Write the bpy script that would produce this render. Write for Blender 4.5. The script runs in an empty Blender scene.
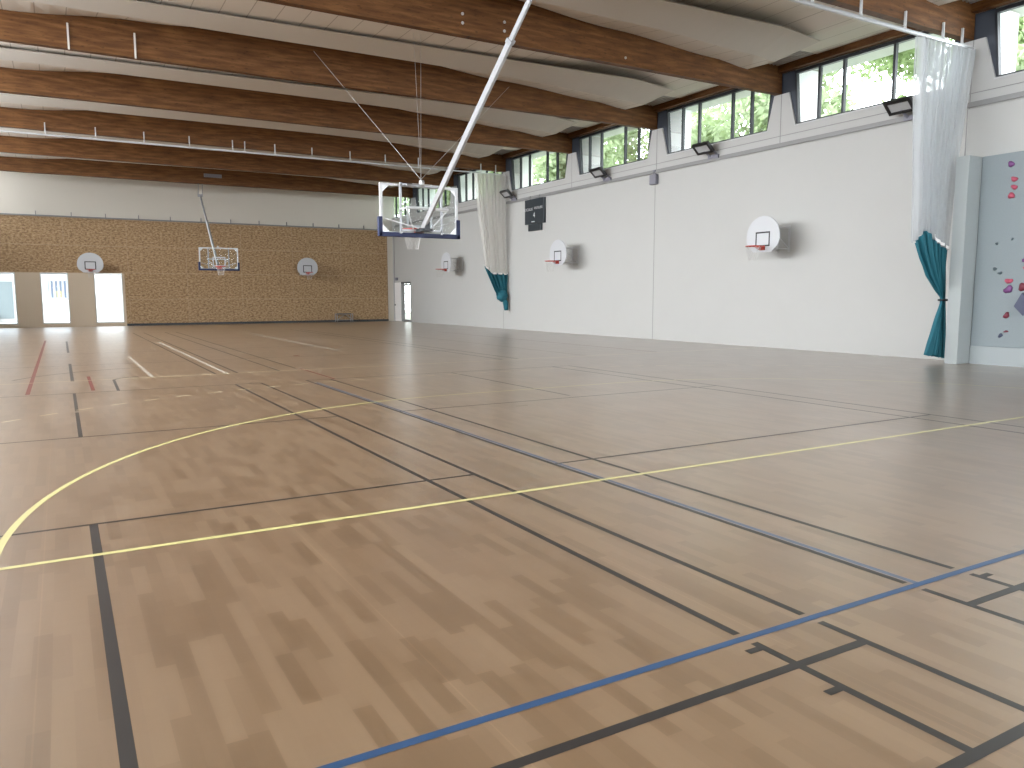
import bpy, bmesh, math, random
from mathutils import Vector, Matrix
random.seed(7)
PI = math.pi
C = bpy.context.scene.collection
sc = bpy.context.scene

# ------------------------------------------------------------------ materials
def newmat(name):
    m = bpy.data.materials.new(name); m.use_nodes = True
    nt = m.node_tree; nt.nodes.clear()
    out = nt.nodes.new('ShaderNodeOutputMaterial')
    return m, nt, out

def N(nt, t, **kw):
    n = nt.nodes.new(t)
    for k, v in kw.items(): setattr(n, k, v)
    return n

def simple(name, col, rough=.6, metal=0, spec=.5, noise=0, nscale=8, bump=0):
    m, nt, out = newmat(name)
    b = N(nt, 'ShaderNodeBsdfPrincipled')
    b.inputs['Roughness'].default_value = rough
    b.inputs['Metallic'].default_value = metal
    b.inputs['Specular IOR Level'].default_value = spec
    b.inputs['Base Color'].default_value = (*col, 1)
    if noise or bump:
        tc = N(nt, 'ShaderNodeTexCoord'); nz = N(nt, 'ShaderNodeTexNoise')
        nz.inputs['Scale'].default_value = nscale; nz.inputs['Detail'].default_value = 4
        nt.links.new(tc.outputs['Object'], nz.inputs['Vector'])
        if noise:
            r = N(nt, 'ShaderNodeMapRange')
            r.inputs['To Min'].default_value = 1 - noise; r.inputs['To Max'].default_value = 1 + noise
            nt.links.new(nz.outputs['Fac'], r.inputs['Value'])
            mx = N(nt, 'ShaderNodeVectorMath', operation='SCALE')
            mx.inputs[0].default_value = col
            nt.links.new(r.outputs[0], mx.inputs['Scale'])
            nt.links.new(mx.outputs[0], b.inputs['Base Color'])
        if bump:
            bp = N(nt, 'ShaderNodeBump'); bp.inputs['Strength'].default_value = bump
            bp.inputs['Distance'].default_value = .01
            nt.links.new(nz.outputs['Fac'], bp.inputs['Height'])
            nt.links.new(bp.outputs[0], b.inputs['Normal'])
    nt.links.new(b.outputs[0], out.inputs[0])
    return m

def math_(nt, op, a, b=None, c=None):
    n = N(nt, 'ShaderNodeMath', operation=op)
    for i, v in enumerate((a, b, c)):
        if v is None: continue
        if isinstance(v, (int, float)): n.inputs[i].default_value = v
        else: nt.links.new(v, n.inputs[i])
    return n.outputs[0]

def floor_mat():
    m, nt, out = newmat('vinyl_parquet')
    tc = N(nt, 'ShaderNodeTexCoord'); sep = N(nt, 'ShaderNodeSeparateXYZ')
    nt.links.new(tc.outputs['Object'], sep.inputs[0])
    X, Y = sep.outputs[0], sep.outputs[1]
    W, L = .078, .48
    ix = math_(nt, 'FLOOR', math_(nt, 'DIVIDE', X, W))
    wn = N(nt, 'ShaderNodeTexWhiteNoise', noise_dimensions='1D'); nt.links.new(ix, wn.inputs['W'])
    yy = math_(nt, 'ADD', math_(nt, 'DIVIDE', Y, L), math_(nt, 'MULTIPLY', wn.outputs['Value'], 7.3))
    iy = math_(nt, 'FLOOR', yy)
    cmb = N(nt, 'ShaderNodeCombineXYZ'); nt.links.new(ix, cmb.inputs[0]); nt.links.new(iy, cmb.inputs[1])
    w2 = N(nt, 'ShaderNodeTexWhiteNoise', noise_dimensions='2D'); nt.links.new(cmb.outputs[0], w2.inputs['Vector'])
    ramp = N(nt, 'ShaderNodeValToRGB')
    el = ramp.color_ramp.elements
    el[0].position = 0; el[0].color = (.143, .087, .046, 1)
    el[1].position = 1; el[1].color = (.210, .138, .081, 1)
    e = el.new(.35); e.color = (.166, .103, .056, 1)
    e = el.new(.6); e.color = (.188, .120, .069, 1)
    nt.links.new(w2.outputs['Value'], ramp.inputs[0])
    # grain running along the planks
    mp = N(nt, 'ShaderNodeMapping'); mp.inputs['Scale'].default_value = (55, 3.5, 1)
    nt.links.new(tc.outputs['Object'], mp.inputs[0])
    va = N(nt, 'ShaderNodeVectorMath', operation='ADD'); nt.links.new(mp.outputs[0], va.inputs[0])
    sc3 = N(nt, 'ShaderNodeVectorMath', operation='SCALE'); nt.links.new(w2.outputs['Color'], sc3.inputs[0]); sc3.inputs['Scale'].default_value = 30
    nt.links.new(sc3.outputs[0], va.inputs[1])
    nz = N(nt, 'ShaderNodeTexNoise'); nz.inputs['Scale'].default_value = 1; nz.inputs['Detail'].default_value = 5
    nt.links.new(va.outputs[0], nz.inputs['Vector'])
    g = N(nt, 'ShaderNodeMapRange'); g.inputs['To Min'].default_value = .94; g.inputs['To Max'].default_value = 1.06
    nt.links.new(nz.outputs['Fac'], g.inputs['Value'])
    # sheet seams every 1.5 m
    fr = math_(nt, 'FRACT', math_(nt, 'DIVIDE', math_(nt, 'ADD', X, 60 - .106), 1.49))
    seam = math_(nt, 'LESS_THAN', fr, .0045)
    mul = math_(nt, 'ADD', g.outputs[0], math_(nt, 'MULTIPLY', seam, .22))
    col = N(nt, 'ShaderNodeVectorMath', operation='SCALE')
    nt.links.new(ramp.outputs[0], col.inputs[0]); nt.links.new(mul, col.inputs['Scale'])
    b = N(nt, 'ShaderNodeBsdfPrincipled')
    nt.links.new(col.outputs[0], b.inputs['Base Color'])
    n2 = N(nt, 'ShaderNodeTexNoise'); n2.inputs['Scale'].default_value = 1.3; n2.inputs['Detail'].default_value = 5
    nt.links.new(tc.outputs['Object'], n2.inputs['Vector'])
    r2 = N(nt, 'ShaderNodeMapRange'); r2.inputs['To Min'].default_value = .27; r2.inputs['To Max'].default_value = .42
    nt.links.new(n2.outputs['Fac'], r2.inputs['Value'])
    nt.links.new(r2.outputs[0], b.inputs['Roughness'])
    b.inputs['Specular IOR Level'].default_value = .7
    b.inputs['Coat Weight'].default_value = 1.0; b.inputs['Coat Roughness'].default_value = .30; b.inputs['Coat IOR'].default_value = 1.7
    
    mp3 = N(nt, 'ShaderNodeMapping'); mp3.inputs['Scale'].default_value = (1.6, 5, 1)
    nt.links.new(tc.outputs['Object'], mp3.inputs[0])
    n3 = N(nt, 'ShaderNodeTexNoise'); n3.inputs['Scale'].default_value = 1.0; n3.inputs['Detail'].default_value = 3
    nt.links.new(mp3.outputs[0], n3.inputs['Vector'])
    bp = N(nt, 'ShaderNodeBump'); bp.inputs['Strength'].default_value = .08; bp.inputs['Distance'].default_value = .02
    nt.links.new(n3.outputs['Fac'], bp.inputs['Height']); nt.links.new(bp.outputs[0], b.inputs['Normal'])
    nt.links.new(b.outputs[0], out.inputs[0])
    return m

def glulam_mat(name='glulam', axis=0):
    m, nt, out = newmat(name)
    tc = N(nt, 'ShaderNodeTexCoord')
    def noise(scale, detail, vec):
        mp = N(nt, 'ShaderNodeMapping'); mp.inputs['Scale'].default_value = vec
        nt.links.new(tc.outputs['Object'], mp.inputs[0])
        nz = N(nt, 'ShaderNodeTexNoise'); nz.inputs['Scale'].default_value = scale; nz.inputs['Detail'].default_value = detail
        nt.links.new(mp.outputs[0], nz.inputs['Vector']); return nz.outputs['Fac']
    lv = (.55, 1, 5) if axis == 0 else (1, .55, 5)
    a = noise(2.2, 6, lv)
    kv = (2.5, 1, 12) if axis == 0 else (1, 2.5, 12)
    k = noise(2.6, 2, kv)
    ramp = N(nt, 'ShaderNodeValToRGB'); el = ramp.color_ramp.elements
    el[0].position = .22; el[0].color = (.052, .020, .0055, 1)
    el[1].position = .82; el[1].color = (.23, .112, .038, 1)
    e = el.new(.5); e.color = (.122, .049, .013, 1)
    nt.links.new(a, ramp.inputs[0])
    kn = N(nt, 'ShaderNodeMapRange'); kn.inputs['From Min'].default_value = .60; kn.inputs['From Max'].default_value = .70
    kn.inputs['To Min'].default_value = 1; kn.inputs['To Max'].default_value = .52
    nt.links.new(k, kn.inputs['Value'])
    col = N(nt, 'ShaderNodeVectorMath', operation='SCALE')
    nt.links.new(ramp.outputs[0], col.inputs[0]); nt.links.new(kn.outputs[0], col.inputs['Scale'])
    b = N(nt, 'ShaderNodeBsdfPrincipled'); b.inputs['Roughness'].default_value = .6
    b.inputs['Specular IOR Level'].default_value = .3
    nt.links.new(col.outputs[0], b.inputs['Base Color'])
    nt.links.new(b.outputs[0], out.inputs[0])
    return m

def panelboard_mat():
    # compressed wood-strand wall panels with pale joints
    m, nt, out = newmat('strand_board')
    tc = N(nt, 'ShaderNodeTexCoord'); sep = N(nt, 'ShaderNodeSeparateXYZ')
    nt.links.new(tc.outputs['Object'], sep.inputs[0])
    mp = N(nt, 'ShaderNodeMapping'); mp.inputs['Scale'].default_value = (5, 1, 9)
    nt.links.new(tc.outputs['Object'], mp.inputs[0])
    nz = N(nt, 'ShaderNodeTexNoise'); nz.inputs['Scale'].default_value = 1.5; nz.inputs['Detail'].default_value = 7; nz.inputs['Roughness'].default_value = .7
    nt.links.new(mp.outputs[0], nz.inputs['Vector'])
    ramp = N(nt, 'ShaderNodeValToRGB'); el = ramp.color_ramp.elements
    el[0].position = .30; el[0].color = (.105, .060, .026, 1)
    el[1].position = .68; el[1].color = (.58, .41, .24, 1)
    e = el.new(.47); e.color = (.31, .196, .098, 1)
    nt.links.new(nz.outputs['Fac'], ramp.inputs[0])
    fz = math_(nt, 'FRACT', math_(nt, 'DIVIDE', math_(nt, 'ADD', sep.outputs[2], .0), 1.44))
    jz = math_(nt, 'LESS_THAN', fz, .035)
    fx = math_(nt, 'FRACT', math_(nt, 'DIVIDE', math_(nt, 'ADD', sep.outputs[0], 60.2), 3.02))
    jx = math_(nt, 'LESS_THAN', fx, .012)
    j = math_(nt, 'MULTIPLY', math_(nt, 'MAXIMUM', jz, jx), .32)
    mx = N(nt, 'ShaderNodeMix', data_type='RGBA')
    nt.links.new(j, mx.inputs['Factor']); nt.links.new(ramp.outputs[0], mx.inputs['A'])
    mx.inputs['B'].default_value = (.52, .39, .26, 1)
    b = N(nt, 'ShaderNodeBsdfPrincipled'); b.inputs['Roughness'].default_value = .65
    nt.links.new(mx.outputs['Result'], b.inputs['Base Color']); nt.links.new(b.outputs[0], out.inputs[0])
    return m

def jointed_mat():
    # acoustic ceiling boards: thin dark joints across the bay every 64 cm
    m, nt, out = newmat('ceiling_boards')
    tc = N(nt, 'ShaderNodeTexCoord'); sep = N(nt, 'ShaderNodeSeparateXYZ')
    nt.links.new(tc.outputs['Object'], sep.inputs[0])
    f = math_(nt, 'FRACT', math_(nt, 'DIVIDE', math_(nt, 'ADD', sep.outputs[0], 60.41), .64))
    j = math_(nt, 'LESS_THAN', f, .035)
    mx = N(nt, 'ShaderNodeMix', data_type='RGBA')
    nt.links.new(j, mx.inputs['Factor']); mx.inputs['A'].default_value = (.70, .66, .60, 1)
    mx.inputs['B'].default_value = (.44, .40, .35, 1)
    b = N(nt, 'ShaderNodeBsdfPrincipled'); b.inputs['Roughness'].default_value = .7
    nt.links.new(mx.outputs['Result'], b.inputs['Base Color']); nt.links.new(b.outputs[0], out.inputs[0])
    return m

def glass_mat(name='window_glass', tint=(1, 1, 1), fac=.05, k=.5):
    m, nt, out = newmat(name)
    t = N(nt, 'ShaderNodeBsdfTransparent'); t.inputs[0].default_value = (*tint, 1)
    g = N(nt, 'ShaderNodeBsdfGlossy'); g.inputs['Roughness'].default_value = .05
    lw = N(nt, 'ShaderNodeLayerWeight'); lw.inputs['Blend'].default_value = .25
    f = math_(nt, 'MULTIPLY_ADD', lw.outputs['Fresnel'], k, fac)
    mx = N(nt, 'ShaderNodeMixShader'); nt.links.new(f, mx.inputs[0])
    nt.links.new(t.outputs[0], mx.inputs[1]); nt.links.new(g.outputs[0], mx.inputs[2])
    nt.links.new(mx.outputs[0], out.inputs[0])
    return m

def net_mat(name, col, alpha, scale=90):
    # woven mesh: fine square threads with open cells between them
    m, nt, out = newmat(name)
    b = N(nt, 'ShaderNodeBsdfDiffuse'); b.inputs[0].default_value = (*col, 1)
    tl = N(nt, 'ShaderNodeBsdfTranslucent'); tl.inputs[0].default_value = (*col, 1)
    ms = N(nt, 'ShaderNodeMixShader'); ms.inputs[0].default_value = .45
    nt.links.new(b.outputs[0], ms.inputs[1]); nt.links.new(tl.outputs[0], ms.inputs[2])
    t = N(nt, 'ShaderNodeBsdfTransparent')
    mx = N(nt, 'ShaderNodeMixShader'); mx.inputs[0].default_value = alpha
    nt.links.new(t.outputs[0], mx.inputs[1]); nt.links.new(ms.outputs[0], mx.inputs[2])
    nt.links.new(mx.outputs[0], out.inputs[0])
    return m

def leaf_mat(name, c1, c2):
    m, nt, out = newmat(name)
    tc = N(nt, 'ShaderNodeTexCoord'); nz = N(nt, 'ShaderNodeTexNoise'); nz.inputs['Scale'].default_value = 2.2
    nt.links.new(tc.outputs['Object'], nz.inputs['Vector'])
    ramp = N(nt, 'ShaderNodeValToRGB'); el = ramp.color_ramp.elements
    el[0].position = .35; el[0].color = (*c1, 1); el[1].position = .65; el[1].color = (*c2, 1)
    nt.links.new(nz.outputs['Fac'], ramp.inputs[0])
    d = N(nt, 'ShaderNodeBsdfDiffuse'); tl = N(nt, 'ShaderNodeBsdfTranslucent')
    nt.links.new(ramp.outputs[0], d.inputs[0]); nt.links.new(ramp.outputs[0], tl.inputs[0])
    mx = N(nt, 'ShaderNodeMixShader'); mx.inputs[0].default_value = .5
    nt.links.new(d.outputs[0], mx.inputs[1]); nt.links.new(tl.outputs[0], mx.inputs[2])
    nt.links.new(mx.outputs[0], out.inputs[0])
    return m

M = {}
M['floor'] = floor_mat()
M['glulam'] = glulam_mat()
M['glulam_y'] = glulam_mat('glulam_fascia', 1)
M['strand'] = panelboard_mat()
M['boards'] = jointed_mat()
M['wall'] = simple('white_wall_paint', (.455, .462, .452), .55, noise=.02, nscale=1.2)
M['wall_up'] = simple('white_wall_cladding', (.45, .455, .45), .6)
M['wall_far'] = simple('cream_wall_paint', (.62, .585, .52), .7)
M['infill'] = simple('beige_window_infill', (.56, .47, .36), .7)
M['ceil'] = simple('matt_white_ceiling', (.60, .575, .53), .75)
M['deckmetal'] = simple('galvanised_deck', (.42, .42, .42), .5, .3)
M['dark'] = simple('anthracite_frame', (.030, .034, .042), .45)
M['darkgrey'] = simple('slate_cladding', (.045, .055, .075), .55)
M['black'] = simple('black_enamel', (.012, .012, .014), .4)
M['alu'] = simple('aluminium', (.55, .56, .57), .38, .7)
M['rail'] = simple('grey_rail', (.25, .25, .25), .5, .2)
M['steel_w'] = simple('white_powder_coat', (.52, .535, .55), .35)
M['steel_g'] = simple('grey_steel', (.33, .34, .36), .4, .4)
M['mast'] = simple('light_grey_mast_paint', (.36, .37, .385), .35)
M['board_w'] = simple('white_backboard', (.50, .52, .55), .4)
M['navy'] = simple('navy_padding', (.006, .014, .065), .55)
M['rim'] = simple('red_rim', (.42, .045, .03), .4)
M['netcord'] = simple('white_net_cord', (.55, .55, .54), .8)
M['teal'] = simple('teal_canvas', (.010, .125, .17), .75, noise=.1, nscale=3)
M['net'] = net_mat('white_curtain_netting', (.74, .775, .80), .48)
M['net2'] = net_mat('cream_curtain_netting', (.87, .865, .84), .55)
M['band'] = simple('white_hem_and_lit_leaf', (.8, .8, .8), .7)
M['glass'] = glass_mat(tint=(.80, .82, .82))
M['dimglass'] = glass_mat('dimming_glass', (.42, .44, .45), .04)  # tint added to dim the bright outside behind the far windows
M['bglass'] = glass_mat('backboard_glass', (.96, .98, .98), .0, .05)
M['lampglass'] = simple('floodlight_glass', (.40, .41, .42), .18)
M['column'] = simple('grey_painted_column', (.33, .365, .37), .5)
M['climb'] = simple('grey_climbing_panel', (.215, .255, .275), .65, noise=.05, nscale=30, bump=.15)
M['climb_base'] = simple('pale_grey_kickboard', (.31, .35, .365), .6)
M['yellow'] = simple('yellow_line_paint', (.56, .52, .22), .4)
M['pyellow'] = simple('pale_yellow_line_paint', (.60, .52, .34), .4)
M['bline'] = simple('black_line_paint', (.022, .020, .020), .4)
M['bluel'] = simple('blue_line_paint', (.020, .058, .135), .4)
M['lblue'] = simple('pale_blue_line_paint', (.08, .11, .17), .4)
M['redl'] = simple('red_line_paint', (.15, .025, .018), .45)
M['whitel'] = simple('white_line_paint', (.33, .29, .24), .45)
M['ofascia'] = simple('outside_white_render', (.85, .86, .88), .7)
M['soffit'] = simple('outside_soffit', (.50, .52, .48), .7)
M['grass'] = simple('outside_ground', (.33, .35, .29), .9, noise=.3, nscale=1)
M['pave'] = simple('outside_paving', (.55, .54, .52), .9, noise=.1, nscale=2)
M['leaf1'] = leaf_mat('leaves_mid', (.17, .235, .10), (.36, .45, .24))
M['leaf2'] = leaf_mat('leaves_light', (.22, .285, .14), (.42, .49, .33))
M['bark'] = simple('bark', (.14, .10, .07), .9, noise=.3, nscale=12)
M['house'] = simple('house_render', (.62, .62, .61), .8)
M['housew'] = simple('house_window_blue', (.16, .20, .28), .3)
M['shut'] = simple('green_grey_shutter', (.20, .24, .25), .6)
M['curt'] = simple('yellow_blind', (.45, .40, .22), .7)
M['tile'] = simple('blue_awning', (.14, .24, .36), .7)
M['holdr'] = simple('red_hold', (.42, .07, .12), .5)
M['holdp'] = simple('purple_hold', (.14, .045, .16), .5)
M['holdd'] = simple('dark_red_hold', (.13, .012, .03), .5)
M['holdg'] = simple('grey_hold', (.07, .10, .12), .5)
M['holdn'] = simple('navy_hold', (.04, .05, .10), .5)
M['text'] = simple('scoreboard_lettering', (.55, .57, .60), .5)
M['scrf'] = simple('scoreboard_face', (.020, .028, .036), .35)
M['ogrey'] = simple('grey_plastic', (.20, .20, .24), .5)

for k_ in ('yellow', 'pyellow', 'bline', 'bluel', 'lblue', 'redl', 'whitel'):      # line paint under the same clear sealer as the floor
    for n_ in M[k_].node_tree.nodes:
        if n_.type == 'BSDF_PRINCIPLED':
            n_.inputs['Coat Weight'].default_value = .8 if 'yellow' in k_ else .3; n_.inputs['Coat Roughness'].default_value = .30; n_.inputs['Coat IOR'].default_value = 1.6

# ------------------------------------------------------------------ mesh helpers
def box(bm, x0, x1, y0, y1, z0, z1, mi=0):
    vs = [bm.verts.new(v) for v in ((x0,y0,z0),(x1,y0,z0),(x1,y1,z0),(x0,y1,z0),(x0,y0,z1),(x1,y0,z1),(x1,y1,z1),(x0,y1,z1))]
    for f in ((3,2,1,0),(4,5,6,7),(0,1,5,4),(1,2,6,5),(2,3,7,6),(3,0,4,7)):
        fc = bm.faces.new([vs[i] for i in f]); fc.material_index = mi
    return vs

def frame_axes(d):
    d = d.normalized()
    up = Vector((0,0,1)) if abs(d.z) < .95 else Vector((0,1,0))
    a = d.cross(up).normalized(); b = a.cross(d).normalized()
    return a, b

def tube(bm, pts, r, n=8, r2=None, sq=False, cap=True):
    pts = [Vector(p) for p in pts]; rings = []
    for i, p in enumerate(pts):
        if i == 0: d = pts[1]-p
        elif i == len(pts)-1: d = p-pts[i-1]
        else: d = (pts[i+1]-p).normalized()+(p-pts[i-1]).normalized()
        a, b = frame_axes(d)
        rr = r if r2 is None else r+(r2-r)*i/(len(pts)-1)
        if sq:
            ring = [bm.verts.new(p+a*rr*s+b*rr*t) for s, t in ((1,1),(-1,1),(-1,-1),(1,-1))]
        else:
            ring = [bm.verts.new(p+a*rr*math.cos(2*PI*k/n)+b*rr*math.sin(2*PI*k/n)) for k in range(n)]
        rings.append(ring)
    k = len(rings[0])
    for A, B in zip(rings, rings[1:]):
        for i in range(k): bm.faces.new((A[i], A[(i+1)%k], B[(i+1)%k], B[i]))
    if cap:
        bm.faces.new(rings[0][::-1]); bm.faces.new(rings[-1])

def prism(bm, pts, ax, a, b):
    """closed outline pts (2-D) extruded along axis ax from a to b"""
    def P(u, v, w):
        return {0: (w,u,v), 1: (u,w,v), 2: (u,v,w)}[ax]
    A = [bm.verts.new(P(u,v,a)) for u, v in pts]; B = [bm.verts.new(P(u,v,b)) for u, v in pts]
    n = len(pts)
    bm.faces.new(A); bm.faces.new(B[::-1])
    for i in range(n): bm.faces.new((A[i], B[i], B[(i+1)%n], A[(i+1)%n]))

def ringprism(bm, outer, inner, ax, a, b):
    def P(u, v, w):
        return {0: (w,u,v), 1: (u,w,v), 2: (u,v,w)}[ax]
    n = len(outer)
    oa=[bm.verts.new(P(u,v,a)) for u,v in outer]; ob=[bm.verts.new(P(u,v,b)) for u,v in outer]
    ia=[bm.verts.new(P(u,v,a)) for u,v in inner]; ib=[bm.verts.new(P(u,v,b)) for u,v in inner]
    for i in range(n):
        j=(i+1)%n
        bm.faces.new((oa[i],oa[j],ia[j],ia[i])); bm.faces.new((ob[j],ob[i],ib[i],ib[j]))
        bm.faces.new((oa[j],oa[i],ob[i],ob[j])); bm.faces.new((ia[i],ia[j],ib[j],ib[i]))

def torus(bm, c, R, r, n=28, k=8):
    rings=[]
    for i in range(n):
        t=2*PI*i/n; o=Vector((math.cos(t),math.sin(t),0))
        rings.append([bm.verts.new(Vector(c)+o*(R+r*math.cos(2*PI*j/k))+Vector((0,0,r*math.sin(2*PI*j/k)))) for j in range(k)])
    for i in range(n):
        A=rings[i];B=rings[(i+1)%n]
        for j in range(k): bm.faces.new((A[j],B[j],B[(j+1)%k],A[(j+1)%k]))

def obj(name, bm, mats, parent=None, smooth=False, bevel=0):
    bmesh.ops.recalc_face_normals(bm, faces=bm.faces)
    me = bpy.data.meshes.new(name); bm.to_mesh(me); bm.free()
    if not isinstance(mats, (list, tuple)): mats = [mats]
    for m in mats: me.materials.append(m)
    if smooth:
        for p in me.polygons: p.use_smooth = True
    o = bpy.data.objects.new(name, me); C.objects.link(o)
    if parent: o.parent = parent
    if bevel:
        b = o.modifiers.new('bevel', 'BEVEL'); b.width = bevel; b.segments = 2; b.limit_method = 'ANGLE'
    return o

def B(): return bmesh.new()
def boxobj(name, mat, dims, parent=None, bevel=0):
    bm = B(); box(bm, *dims); return obj(name, bm, mat, parent, bevel=bevel)
def tag(o, label, cat, group=None, kind=None):
    o['label'] = label; o['category'] = cat
    if group: o['group'] = group
    if kind: o['kind'] = kind
    return o
def struct(o, label=None, cat=None, group=None):
    o['kind'] = 'structure'
    if label: o['label'] = label
    if cat: o['category'] = cat
    if group: o['group'] = group
    return o
def thing(name, label, cat, loc=(0,0,0), rz=0, group=None, kind=None):
    o = bpy.data.objects.new(name, None); o.empty_display_size = .2; C.objects.link(o)
    o.location = loc; o.rotation_euler = (0,0,rz)
    return tag(o, label, cat, group, kind)
def dup(root, loc, rz, label):
    r = root.copy(); C.objects.link(r); r.location = loc; r.rotation_euler = (0,0,rz); r['label'] = label
    for ch in list(root.children):
        c = ch.copy(); C.objects.link(c); c.parent = r
        for g in list(ch.children):
            d = g.copy(); C.objects.link(d); d.parent = c
    return r
def children_of(root): return [o for o in bpy.data.objects if o.parent == root]

# ------------------------------------------------------------------ room constants
XR, XL, YF, YB = 18.8, -5.2, 40.0, -14.0
HC = 6.93                                  # middle of the hall
BEAMS = [-13.95, -8.35, -2.75, 2.85, 8.47, 14.04, 19.42, 25.02, 30.75, 36.4] # front faces of the beams
ZB, ZR = 7.54, 9.25
BW = .2

# floor with painted lines
fl = boxobj('floor', M['floor'], (XL, XR, YB, YF, -.15, 0))
struct(fl, 'light brown parquet-look vinyl sports floor with painted court lines', 'floor')
line_objs = {}
LZ = .0012
def linemesh(key):
    if key not in line_objs: line_objs[key] = B()
    return line_objs[key]
def quad(bm, pts, z=LZ): bm.faces.new([bm.verts.new((x, y, z)) for x, y in pts])
def lx(key, y, x0, x1, w=.04, z=LZ): quad(linemesh(key), ((x0,y-w/2),(x1,y-w/2),(x1,y+w/2),(x0,y+w/2)), z)
def ly(key, x, y0, y1, w=.04, z=LZ): quad(linemesh(key), ((x-w/2,y0),(x+w/2,y0),(x+w/2,y1),(x-w/2,y1)), z-.0005)
def arc(key, cx, cy, r, a0, a1, w=.05, n=40, z=LZ):
    bm = linemesh(key)
    for i in range(n):
        t0=a0+(a1-a0)*i/n; t1=a0+(a1-a0)*(i+1)/n
        quad(bm, [(cx+(r-w/2)*math.cos(t0),cy+(r-w/2)*math.sin(t0)),(cx+(r+w/2)*math.cos(t0),cy+(r+w/2)*math.sin(t0)),
                  (cx+(r+w/2)*math.cos(t1),cy+(r+w/2)*math.sin(t1)),(cx+(r-w/2)*math.cos(t1),cy+(r-w/2)*math.sin(t1))], z)
K='black_court_lines'
YBL = -5.62                                # blue end line
def ly_cut(x, y0, y1, w=.04):              # black paint stops short of the blue end line
    if y0 < YBL < y1:
        ly(K, x, y0, YBL-.055, w); ly(K, x, YBL+.05, y1, w)
    else: ly(K, x, y0, y1, w)
def court(cx, cy, first):
    for s in (-1, 1):
        for d in (2.58, 3.04):
            if first: ly_cut(cx+s*d, cy-6.70, cy+6.68)
            else: ly(K, cx+s*d, cy-6.68, cy+6.68)
        lx(K, cy+s*1.98, cx-3.06, cx+3.06)
        lx(K, cy+s*5.92, cx-3.06, cx+3.06)
        lx(K, cy+s*6.68, cx-3.06, cx+3.06)
        ly(K, cx, cy+min(s*1.98, s*6.68), cy+max(s*1.98, s*6.68), .04)
# first two badminton courts
for cx in (0, HC):
    for s in (-1, 1):
        for d in (2.58, 3.04): ly_cut(cx+s*d, -6.70, 6.68, .046)
        lx(K, s*1.98, cx-3.06, cx+3.06)
    lx(K, -5.925, cx-3.06, cx+3.06, .05); lx(K, -6.69, cx-3.06, cx+3.06, .05)
    lx(K, 6.68, cx-3.06, cx+3.06, .04)
    for s in (-1, 1):
        for yy in (-5.73, -6.15): lx(K, yy, cx+s*2.58-(.10 if s>0 else -.0), cx+s*2.58+(0 if s>0 else .10), .04)
ly(K, 0, -6.68, -1.98, .055); ly(K, 0, 1.98, 4.2, .045); ly(K, 0, 4.32, 6.66, .045)
# far set of courts
for x in (2.60, 3.04, 3.91, 4.37): ly(K, x, 8.9 if x < 4 else 9.3, 30.2, .05)
ly(K, 0, 8.78, 13.3, .06); ly(K, 0, 17.6, 24.2, .06)
for y in (12.7, 17.0, 23.5, 30.2): lx(K, y, -3.06, 10, .04)
ly(K, 9.52, 9, 30, .05); ly(K, 9.98, 9, 30, .05); ly(K, HC, 2.2, 6.6, .04)
arc(K, 1.55, 9.1, .85, PI, PI*1.0001, .05)
quadpts = [(.64,6.72),(.69,6.72),(.72,8.6),(.67,8.6)]
quad(linemesh(K), quadpts)
arc(K, 1.25, 8.6, .56, PI*.55, PI, .05, 14)
arc(K, 1.9, 8.2, 3.2, PI*.55, PI*.86, .05, 20)
# yellow handball goal area
Y_='yellow_court_lines'
lx(Y_, -2.73, XL+.3, XR-.3, .05, .0016)
arc(Y_, 5.44, -2.73, 6, PI/2, PI, .05, 60, .0016); arc(Y_, 8.43, -2.73, 6, 0, PI/2, .05, 60, .0016)
lx(Y_, 3.27, 5.44, 8.43, .05, .0016)
D_='pale_yellow_court_lines'
for k in range(26):
    a=PI/2+k*.062
    if a+.033 < PI+.2: arc(D_, 5.44, -2.73, 9, a, a+.03, .05, 3)
    a=PI/2-k*.062
    arc(D_, 8.43, -2.73, 9, a-.03, a, .05, 3)
for k in range(5): lx(D_, 6.27, 5.5+.6*k, 5.8+.6*k, .05)
lx(D_, 8.86, XL+.3, XR-.3, .06)
W_='white_court_lines'
ly(W_, 1.40, 8.95, 15, .07); ly(W_, 2.83, 9, 22, .08); ly(W_, 6.98, 14.4, 27, .09); ly(W_, 12.1, 9, 24, .07)
quad(linemesh(W_), [(5.55,1.55),(5.75,1.55),(5.78,1.62),(5.58,1.62)])
R_='red_court_lines'
ly(R_, -.67, 6.85, 25.2, .065); ly(R_, .29, 6.95, 9.7, .06); ly(R_, 4.44, 6.7, 9.2, .05); ly(R_, 14.6, 9, 24, .05)
quad(linemesh(R_), [(5.28,12.85),(5.42,12.85),(5.42,13.15),(5.28,13.15)])
U_='blue_court_lines'
lx(U_, YBL, XL+.3, XR-.3, .042, .0016)
V_='pale_blue_court_line'
ly(V_, 3.945, YBL, 6.2, .04)
for key, mt in ((K,'bline'),(Y_,'yellow'),(D_,'pyellow'),(W_,'whitel'),(R_,'redl'),(U_,'bluel'),(V_,'lblue')):
    o = obj(key, line_objs[key], M[mt], fl)
    o['label'] = key.replace('_', ' ')+' painted on the floor'

# ------------------------------------------------------------------ right wall with clerestory windows
bm = B()
def wy(y0, y1, z0, z1): box(bm, XR, XR+.22, y0, y1, z0, z1)
wy(YB, 37.0, 0, 5.98); wy(38.55, YF, 0, 5.98); wy(37.0, 38.55, 2.5, 5.98)
wr = obj('wall_right', bm, M['wall']); struct(wr, 'long white right-hand wall of the hall', 'wall')
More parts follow.
